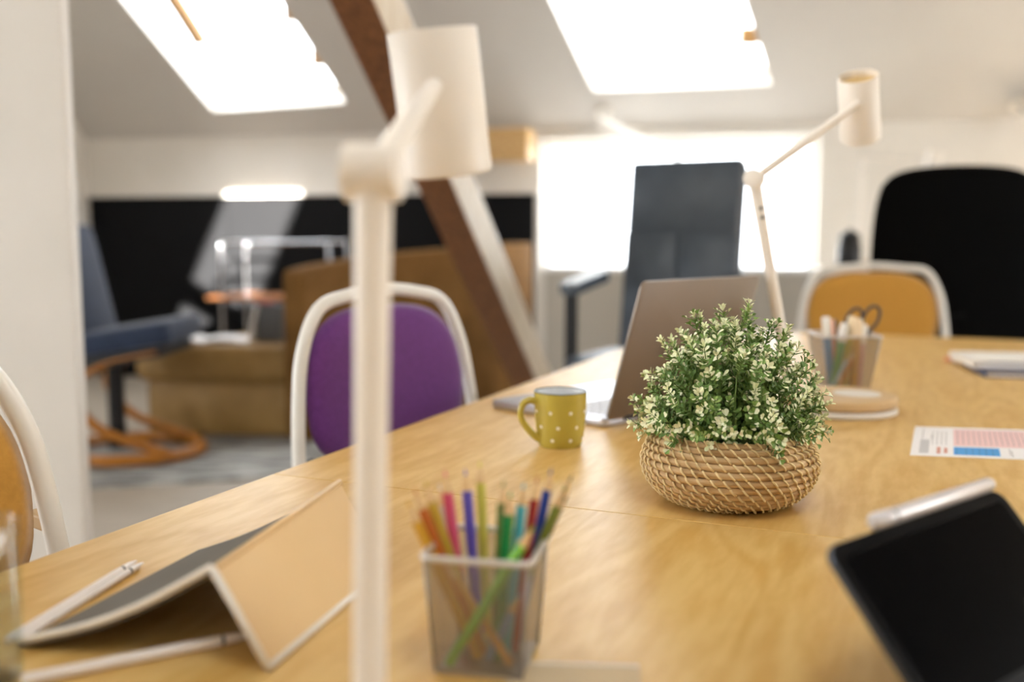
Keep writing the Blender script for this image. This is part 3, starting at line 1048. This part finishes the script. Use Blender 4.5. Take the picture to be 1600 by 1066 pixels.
for pts in ([fr0, fr0.lerp(rg0, .5) + Vector((0, 0, .001)), rg0], [rg0] + [Vector(bil(rg0, rg1, lf0 + up3, lf1 + up3, -.010)(0, k / 8)) + fo for k in range(1, 9)], [fr0, fr0.lerp(fr1, .5), fr1]):
    mb = MB(); mb.tube([p - fo + Vector((0, 0, .003)) for p in pts], .0032, 8); mb.build('edge_binding', EDGEW, fold, smooth=True)
mb = MB(); mb.tube([rg0 - fo, rg1 - fo], .003, 8); mb.build('spine', TANF, fold, smooth=True)

PENW = mat('white_pen', 'f3eae4', .3)
def pen(label, p0, p1, r, group, taper=True):
    p0 = Vector(p0); p1 = Vector(p1); d = p1 - p0
    t = thing('pen', label, 'pen', p0, 0, group)
    mb = MB(); mb.tube([d * s for s in (0, .02, .86)], [r * .8, r, r], 12); mb.build('barrel', PENW, t, smooth='auto')
    mb = MB(); mb.tube([d * .86, d * .875], r * .85, 12); mb.build('ring', DARKM, t, smooth='auto')
    mb = MB(); mb.tube([d * .875, d * .94, d], [r, r * .8, r * .25], 12); mb.build('tip', PENW, t, smooth='auto')
    return t
pen('white stylus pen lying under the open side of the tented folder', (-.360, .700, TZ + .0048), (-.214, .784, TZ + .0048), .0046, 'white pens by the folder')
pen('white pen lying flat on the table behind the tented folder, against its twin', (-.4085, .775, TZ + .0037), (-.378, .972, TZ + .0037), .0036, 'white pens by the folder')
pen('second white pen lying between its twin and the tented folder', (-.3995, .775, TZ + .0037), (-.369, .966, TZ + .0037), .0036, 'white pens by the folder')

GLASS = PANE
WATER = PANE
gt = thing('drinking_glass', 'clear tumbler of water at the corner of the tented folder', 'glass', (-.392, .700, TZ))
mb = MB()
mb.lathe([(.001, 0), (.029, 0), (.031, .002), (.0345, .122), (.0335, .1235), (.0325, .122), (.0295, .006), (.001, .006)], 40)
mb.f.pop(); mb.m.pop(); mb.f.pop(); mb.m.pop()
mb.build('tumbler', GLASS, gt, smooth=True)
mb = MB(); mb.lathe([(.001, .0062), (.0292, .0064), (.0308, .062), (.001, .062)], 40); mb.build('water', WATER, gt, smooth='auto')

# ------------------------------------------------------------------ chairs with tube frame
PURP = mat('purple_fabric', '6f3583', .85, col2='662f7a', scale=120, sheen=.3, bump=.2, bscale=300)
YELL = mat('mustard_fabric', 'c9933a', .85, col2='bf8a33', scale=120, sheen=.3, bump=.2, bscale=300)
def tube_chair(label, center, yaw, fabric, width=.48, top=.965, extra=None):
    t = thing('tube_chair', label, 'chair', (center[0], center[1], 0), yaw, 'white tube frame chairs')
    w = width / 2
    r = .0125
    lean = lambda z: -.10 * (z - .45)
    pts = []
    side = [(w + .012, .0), (w + .006, .45), (w + .002, .62), (w - .010, .76), (w - .030, .86), (w - .075, .935), (w - .15, top - .008)]
    for x, z in side:
        pts.append((x, lean(max(z, .45)) - (.06 * (1 - z / .45) if z < .45 else 0), z))
    path = pts + [(0, lean(top), top)] + [(-x, y, z) for x, y, z in pts[::-1]]
    mb = MB(); mb.tube(catmull(path, 8), r, 14)
    mb.build('back_frame', WHITEM, t, smooth=True)
    # padded back panel
    zc, hh = .785, .150
    ww = w - .028
    def sup(u, v):
        a = 2 * math.pi * u
        k = v
        e = 3.2
        c, s = math.cos(a), math.sin(a)
        rr = (abs(c) ** e + abs(s) ** e) ** (-1 / e)
        x = rr * c * ww * k * (1 - .10 * max(0, rr * s * k))
        z = zc + rr * s * hh * k
        y = lean(z) - .012 * (1 - (x / ww) ** 2)
        return Vector((x, y, z))
    mb = MB(); NU, NV = 56, 7
    V = []; F = []
    for side_ in (1, -1):
        for j in range(NV + 1):
            k = (j / NV) ** .6 if j else 0.0
            for i in range(NU):
                p = sup(i / NU, k)
                p.y += side_ * .021 * max(0.0, 1 - k ** 5) ** .5
                V.append(p)
    B = (NV + 1) * NU
    for sd in (0, 1):
        for j in range(NV):
            for i in range(NU):
                l = (i + 1) % NU
                q = (sd * B + j * NU + i, sd * B + j * NU + l, sd * B + (j + 1) * NU + l, sd * B + (j + 1) * NU + i)
                F.append(q if sd == 0 else q[::-1])
    mb.add(V, F)
    o = mb.build('backrest', fabric, t, smooth=True)
    bm = bmesh.new(); bm.from_mesh(o.data); bmesh.ops.remove_doubles(bm, verts=bm.verts, dist=1e-5)
    bmesh.ops.recalc_face_normals(bm, faces=bm.faces); bm.to_mesh(o.data); bm.free()
    for s in (-1, 1):
        mb = MB(); mb.tube([(s * (ww - .02), lean(.72) - .014, .66), (s * (w - .003), lean(.72), .66)], .005, 8)
        mb.build('bracket', DARKM, t, smooth=True)
    mb = MB(); slab(mb, rrect(.44, .42, .06), .44, .485, Matrix.Translation((0, .20, 0))); mb.build('seat', fabric, t, bevel=.012, bseg=3, smooth='auto')
    mb = MB(); mb.bar((-w, .0, .43), (w, .0, .43), .02, .02); mb.bar((-w, .38, .43), (w, .38, .43), .02, .02)
    for s in (-1, 1):
        mb.bar((s * w, 0, .43), (s * w, .38, .43), .02, .02)
    mb.build('seat_frame', WHITEM, t)
    for s in (-1, 1):
        mb = MB(); mb.tube([(s * w, .38, .43), (s * (w + .012), .41, 0)], .0125, 12); mb.build('leg', WHITEM, t, smooth='auto')
    return t
def yaw_of(d):      # back line direction (local +x) -> rotation
    return math.atan2(d[1], d[0])
# back line runs along d; the chair faces the table (local +y = d rotated +90)
tube_chair('white tube frame chair with purple padded back at the table side', (-.212, 1.905), yaw_of((-.60, -.735)), PURP, .475)
tube_chair('white tube frame chair with mustard back at the far table end', (1.335, 3.66), R(180 - 8), YELL, .53, .955)
yc = tube_chair('white tube frame chair with mustard back beside the white wall stub', (-.645, .912), yaw_of((-.60, -.76)), YELL, .475)
mb = MB(); mb.box((-.24, -.075, .735), (.02, .05, .018)); mb.build('coat_peg', mat('peg_wood', 'b49468', .6), yc, bevel=.003)

# ------------------------------------------------------------------ office chairs
NAVYL = mat('navy_leather', '434c58', .42, col2='4a5460', scale=12, bump=.25, bscale=90)
ARMP = mat('glossy_arm_pad', '59636f', .25, coat=.5)
BLACKF = mat('black_fabric', '060606', .9, col2='080707', scale=60, spec=.1)
BLACKPL = mat('black_plastic', '141416', .4)
def star_base(t, h):
    for k in range(5):
        a = k * 2 * math.pi / 5 + .3
        mb = MB(); mb.tube([(0, 0, .10), (.16 * math.cos(a), .16 * math.sin(a), .085), (.30 * math.cos(a), .30 * math.sin(a), .065)], [.025, .02, .014], 10)
        lg = mb.build('leg', BLACKPL, t, smooth=True)
        mb = MB()
        c = Vector((.30 * math.cos(a), .30 * math.sin(a), .028)); n_ = Vector((-math.sin(a), math.cos(a), 0))
        mb.tube([c - n_ * .02, c + n_ * .02], .028, 16)
        mb.build('caster', BLACKPL, lg, smooth='auto')
    mb = MB(); mb.tube([(0, 0, .08), (0, 0, h)], .025, 16); mb.build('gas_lift', DARKM, t, smooth='auto')
def cushion(mb, w, h, th, r, mtx, n=5):
    """puffy slab: outline in xy, thickness along z"""
    ks = [(.0, .0)] 
    o = rrect(w, h, r, 8)
    V = []; F = []; N = len(o)
    rings = [(-th / 2, .90), (-th * .42, .97), (-th * .2, 1), (th * .2, 1), (th * .42, .97), (th / 2, .90)]
    for z, s in rings:
        for x, y in o:
            sx = (w / 2 - (1 - s) * min(w, h) / 2 * 1.0) / (w / 2); sy = (h / 2 - (1 - s) * min(w, h) / 2) / (h / 2)
            V.append(mtx @ Vector((x * sx, y * sy, z)))
    for i in range(len(rings) - 1):
        for k in range(N):
            l = (k + 1) % N
            F.append((i * N + k, i * N + l, (i + 1) * N + l, (i + 1) * N + k))
    F.append(tuple(range(N))[::-1]); F.append(tuple((len(rings) - 1) * N + k for k in range(N)))
    mb.add(V, F)
FV = Vector((-.5, -.866))
nv = thing('office_chair', 'tall navy leather office chair behind the laptop', 'office chair', (.535, 3.785, 0), math.atan2(FV.y, FV.x) - math.pi / 2)
# local: +y forward
star_base(nv, .52)
mb = MB(); cushion(mb, .52, .50, .10, .08, Matrix.Translation((0, .03, .565))); mb.build('seat', NAVYL, nv, smooth='auto')
bkm = Matrix.Translation((0, -.255, .61)) @ Matrix.Rotation(R(8), 4, 'X') @ Matrix.Rotation(R(90), 4, 'X')
mb = MB(); cushion(mb, .47, .31, .09, .018, bkm @ Matrix.Translation((0, .612, 0)))
mb.build('headrest', NAVYL, nv, smooth='auto')
for s in (-1, 1):
    mb = MB(); cushion(mb, .240, .51, .088, .012, bkm @ Matrix.Translation((s * .118, .22, 0)))
    mb.build('back_cushion', NAVYL, nv, smooth='auto')
mb = MB(); cushion(mb, .475, .765, .05, .02, bkm @ Matrix.Translation((0, .375, .03))); mb.build('back_shell', BLACKPL, nv, smooth='auto')
for s in (-1, 1):
    mb = MB(); cushion(mb, .085, .32, .045, .03, Matrix.Translation((s * .285, .0, .885)) @ Matrix.Rotation(R(-8), 4, 'X')); mb.build('armrest', ARMP, nv, smooth='auto')
    mb = MB(); mb.bar((s * .285, .12, .525), (s * .285, .12, .865), .03, .045); mb.bar((s * .285, .12, .53), (s * .285, -.10, .53), .03, .03)
    mb.bar((s * .285, .12, .53), (s * .20, .12, .53), .03, .03)
    mb.build('arm_post', BLACKPL, nv, bevel=.004)
bk = thing('office_chair', 'wide black office chair with rounded back in front of the cabinet', 'office chair', (1.86, 4.30, 0), R(-14))
star_base(bk, .48)
mb = MB(); cushion(mb, .54, .50, .09, .08, Matrix.Translation((0, 0, .52))); mb.build('seat', BLACKF, bk, smooth='auto')
def bback(u, v):
    x = -1 + 2 * u
    z = .58 + .765 * v
    w_ = .33 * (1 - .10 * v ** 6)
    return Vector((x * w_, -.28 + .05 * x * x - .04 * v, z - .035 * abs(x) ** 2.5 * v ** 3 - (.04 * abs(x) ** 10) * v ** 3))
mb = MB(); mb.sheet(bback, 20, 14, .06); mb.build('backrest', BLACKF, bk, bevel=.015, bseg=3, smooth='auto')
mb = MB(); mb.bar((0, -.28, .75), (0, -.20, .50), .08, .02); mb.bar((0, -.20, .50), (0, 0, .48), .08, .02); mb.build('back_spine', BLACKPL, bk)

# ------------------------------------------------------------------ cabinet with its things
CABW = mat('greige_cabinet', 'bdb6aa', .5)
CABT = mat('white_cabinet_top', 'f2f0ec', .4)
ch = .895
cab = thing('cabinet', 'long low greige cabinet with white top under the far window', 'cabinet', room(-.975, 5.35, 0), math.atan2(-.207912, .978148))
CL, CD = 3.3, .5
mb = MB(); mb.box((CL / 2, CD / 2, ch / 2 - .012), (CL - .01, CD - .01, ch - .026)); mb.build('body', CABW, cab)
mb = MB(); mb.box((CL / 2, CD / 2, ch - .0125), (CL, CD, .025)); mb.build('top', CABT, cab, bevel=.003)
mb = MB(); mb.box((.012, CD / 2 - .003, ch / 2 - .014), (.024, CD + .004, ch - .03)); mb.build('end_panel', WALL, cab)
for k in range(6):
    mb = MB(); x0 = .03 + k * .543
    mb.box((x0 + .27, -.004, .46), (.535, .018, .80)); d_ = mb.build('door', CABW, cab, bevel=.002)
    mb = MB(); hx = x0 + (.50 if k % 2 == 0 else .04)
    mb.tube([(hx, -.013, .62), (hx, -.03, .62), (hx, -.03, .74), (hx, -.013, .74)], .005, 8); mb.build('handle', CHROME, d_, smooth='auto')
ct = thing('canister', 'black lidded canister on the long cabinet', 'canister', Vector((1.755, 5.20, ch)))
mb = MB(); mb.lathe([(.03, 0), (.056, 0), (.06, .01), (.06, .12), (.052, .135), (.03, .135)], 32); mb.build('jar', mat('black_gloss', '121113', .3), ct, smooth='auto')
mb = MB(); mb.lathe([(.02, .134), (.05, .135), (.054, .145), (.05, .175), (.035, .19), (.012, .195), (.012, .205), (.002, .206)], 32); mb.build('lid', BLACKPL, ct, smooth='auto')
pb = thing('storage_tin', 'small purple tin beside the black canister', 'tin', Vector((1.94, 5.29, ch)))
mb = MB(); mb.lathe([(.002, 0), (.036, 0), (.038, .004), (.038, .04), (.002, .04)], 24); mb.build('tin', mat('purple_tin', '5a3f7c', .4), pb, smooth='auto')
mb = MB(); mb.lathe([(.002, .04), (.0395, .04), (.0395, .05), (.036, .053), (.002, .053)], 24); mb.build('lid', mat('lilac_lid', '6f5592', .4), pb, smooth='auto')
lamp('white desk lamp on the long cabinet behind the black office chair',
     (1.90, 5.43, ch), (1.872, 5.42, ch + .03), (1.885, 5.40, 1.475), (2.15, 5.38, 1.455), (2.245, 5.38, 1.455), (.15, -.2, 1), rb=.09, sr=.04, sl=.12)

# ------------------------------------------------------------------ wall spot lamps
def spot(label, wall_p, joint, head0, head1, r=.035):
    wall_p, joint, head0, head1 = map(Vector, (wall_p, joint, head0, head1))
    t = thing('spot_lamp', label, 'lamp', wall_p, 0, 'spot lamps on the sloping ceiling')
    L = lambda p: p - wall_p
    nn = (slope(0, 0, 0) - slope(0, 0, 1)).normalized()
    mb = MB(); mb.tube([nn * -.002, nn * .02], .05, 24); mb.build('mount', WHITE, t, smooth='auto')
    mb = MB(); mb.tube([nn * .015, L(joint)], .01, 10); mb.build('stem', mat('grey_metal', '8d9094', .4, .6), t, smooth='auto')
    mb = MB(); d = L(head1) - L(head0)
    mb.tube([L(head0), L(head0) + d * .04, L(head0) + d * .96, L(head1)], [r * .7, r, r, r * .92], 24); mb.build('head', WHITE, t, smooth='auto')
    return t
s1 = slope(-.80, .13)
spot('white tubular spot lamp over the far window', s1, s1 + Vector((.0, -.07, -.09)), s1 + Vector((-.03, -.06, -.06)), s1 + Vector((.30, -.20, -.24)))
s2 = slope(1.72, .12)
spot('white tubular spot lamp above the black office chair', s2, s2 + Vector((.03, -.08, -.08)), s2 + Vector((-.02, -.10, -.13)), s2 + Vector((.14, -.16, .03)), .05)

# ------------------------------------------------------------------ lounge corner
TANL = mat('tan_sofa_leather', 'a5834d', .55, col2='94723f', scale=7, bump=.2, bscale=70)
BRNL = mat('brown_sofa_back', '7d5a30', .85, col2='6c4c26', scale=6, spec=.15, bump=.2, bscale=70)
sf = thing('sofa', 'curved tan leather sofa seen from its open end', 'sofa', (-1.15, 5.1, 0))
so = Vector((-1.15, 5.1, 0))
path = catmull([(-1.06, 4.98, 0), (-.88, 5.24, 0), (-.62, 5.46, 0), (-.22, 5.80, 0), (.04, 6.20, 0), (.125, 6.42, 0)], 6)
def offs(path, d):
    out = []
    for i, p in enumerate(path):
        t_ = (path[min(i + 1, len(path) - 1)] - path[max(i - 1, 0)]).normalized()
        out.append(p + Vector((-t_.y, t_.x, 0)) * d)
    return out
def ribbon(path, d0, d1, z0, z1a, z1b):
    A = offs(path, d0); B = offs(path, d1); n = len(path)
    V = []; F = []
    for i in range(n):
        zt = z1a + (z1b - z1a) * min(1, (i / (n - 1)) * 1.4) ** .8
        for p, z in ((A[i], z0), (B[i], z0), (B[i], zt), (A[i], zt)):
            V.append(p - so + Vector((0, 0, z)))
    for i in range(n - 1):
        for k in range(4):
            l = (k + 1) % 4
            F.append((i * 4 + k, i * 4 + l, (i + 1) * 4 + l, (i + 1) * 4 + k))
    F.append((3, 2, 1, 0)); F.append(tuple((n - 1) * 4 + k for k in range(4)))
    return MB().add(V, F)
ribbon(path, -.01, .13, .02, .885, 1.02).build('backrest', BRNL, sf, bevel=.02, bseg=3, smooth='auto')
# seat fans out on the inner side from the open end
e0 = Vector((-1.14, 5.12, 0)); e1 = Vector((-1.93, 5.20, 0))
def seat_block(z0, z1, g):
    a = e0 - so + Vector((.02, 0, 0)); b = e1 - so + Vector((-g, 0, 0))
    c = Vector((-1.45, 6.02, 0)) - so; d = Vector((-.74, 5.56, 0)) - so
    q = [b + Vector((0, -g * .4, 0)), a + Vector((0, -g * .4, 0)), d, c]
    return MB().hexa([p + Vector((0, 0, z0)) for p in q] + [p + Vector((0, 0, z1)) for p in q])
seat_block(.02, .30, 0).build('base', TANL, sf, bevel=.015, bseg=2, smooth='auto')
seat_block(.30, .50, .06).build('seat_cushion', TANL, sf, bevel=.045, bseg=4, smooth='auto')

mg = thing('magazine', 'open white magazine lying on the sofa seat', 'magazine', (-1.66, 5.34, .501), R(8))
for s in (-1, 1):
    mb = MB(); mb.sheet(lambda u, v: (s * (u * .24), -.14 + v * .28, .006 + .02 * math.sin(math.pi * u) * (1 - u) ** .5), 8, 2, .004)
    mb.build('page', PAPER, mg, smooth='auto')
bx = thing('file_box', 'grey file box with white spine on the sofa seat', 'box', (-1.30, 5.36, .501), R(-8))
mb = MB(); mb.box((.0, 0, .10), (.14, .10, .20)); mb.build('box', mat('grey_card', '5f6062', .6), bx, bevel=.004)
mb = MB(); mb.box((-.078, -.02, .10), (.016, .10, .18), Matrix.Rotation(R(14), 3, 'Y')); mb.build('spine', PAPER, bx)
mb = MB(); mb.box((-.03, 0, .205), (.08, .08, .012)); mb.build('label', mat('red_label', 'a33b36', .6), bx)

NAVC = mat('blue_grey_upholstery', '25314a', .85, col2='1e2a40', scale=20, sheen=.2)
ORW = mat('orange_brown_bentwood', 'b06f1c', .4, col2='9a5e16', scale=12, stretch=(1, 5, 1))
lc = thing('lounge_chair', 'blue grey reclining lounge chair with orange bentwood base near the black wall', 'lounge chair', (-1.99, 4.70, .022), R(0))
mb = MB(); cushion(mb, .50, .60, .12, .05, Matrix.Translation((-.075, .0, .80)) @ Matrix.Rotation(R(-12), 4, 'Y') @ Matrix.Rotation(R(90), 4, 'Y') @ Matrix.Rotation(R(90), 4, 'Z')); mb.build('backrest', NAVC, lc, smooth='auto')
mb = MB(); cushion(mb, .52, .52, .11, .05, Matrix.Translation((.19, .0, .57)) @ Matrix.Rotation(R(-9), 4, 'Y')); mb.build('seat', NAVC, lc, smooth='auto')
mb = MB(); mb.box((.17, 0, .485), (.46, .44, .05), Matrix.Rotation(R(-9), 3, 'Y')); mb.build('seat_shell', BLACKPL, lc)
mb = MB(); mb.tube([(.10, 0, .03), (.10, 0, .47)], .04, 16); mb.build('post', BLACKPL, lc, smooth='auto')
pts = [(.16 + .33 * math.cos(a), .28 * math.sin(a), .028) for a in [2 * math.pi * k / 40 for k in range(40)]]
mb = MB(); mb.tube(pts, .028, 10, closed=True); mb.build('base_ring', ORW, lc, smooth=True)
for s in (-1, 1):
    mb = MB(); mb.tube(catmull([(.42, s * .20, .04), (.10, s * .20, .16), (-.02, s * .20, .34), (.12, s * .20, .46), (.38, s * .20, .52)], 6), .022, 10); mb.build('leg', ORW, lc, smooth=True)

tr = thing('serving_trolley', 'chrome framed serving trolley with wooden shelf behind the sofa', 'trolley', (-1.52, 6.62, 0), R(-8))
WS = mat('orange_shelf_wood', 'b9794a', .4, col2='a5683a', scale=10, stretch=(1, 6, 1))
for s in (-1, 1):
    mb = MB(); mb.tube(catmull([(-.34, s * .2, .06), (-.34, s * .2, .5), (-.34, s * .2, .96), (-.30, s * .2, 1.02), (0, s * .2, 1.02), (.32, s * .2, 1.02), (.38, s * .2, .98), (.38, s * .2, .5), (.38, s * .2, .06)], 5), .012, 10)
    mb.build('frame', CHROME, tr, smooth=True)
for x in (-.34, .38):
    mb = MB(); mb.tube([(x, -.2, .9), (x, .2, .9)], .012, 8); mb.build('crossbar', CHROME, tr, smooth='auto')
for z in (.66, .30):
    mb = MB(); mb.box((-.02 - (.06 if z > .5 else 0), 0, z), (.72, .44, .025)); mb.build('shelf', WS, tr, bevel=.004)
for x in (-.34, .38):
    for s in (-1, 1):
        mb = MB(); mb.tube([(x, s * .2 - .012, .03), (x, s * .2 + .012, .03)], .032, 14); mb.build('wheel', BLACKPL, tr, smooth='auto')

RUGM = mat('grey_striped_rug', 'c2c0bb', .95, col2='5e5c5a', scale=3.2, stretch=(1.2, 9, 1), detail=6, bump=.6, bscale=90, lo=.38, hi=.62)
rg = MB()
def rugf(u, v):
    p = Vector((-2.55, 3.95, 0)).lerp(Vector((-.80, 4.35, 0)), u) + Vector((-.22, 1.0, 0)) * (v * .95)
    return p + Vector((0, 0, .012 + .004 * math.sin(9 * u + 3 * v)))
rg.sheet(rugf, 24, 16, .010)
ro = rg.build('rug', RUGM, None, smooth='auto')
tag(ro, 'grey striped woven rug on the floor in front of the sofa', 'rug')

bpy.context.view_layer.update()
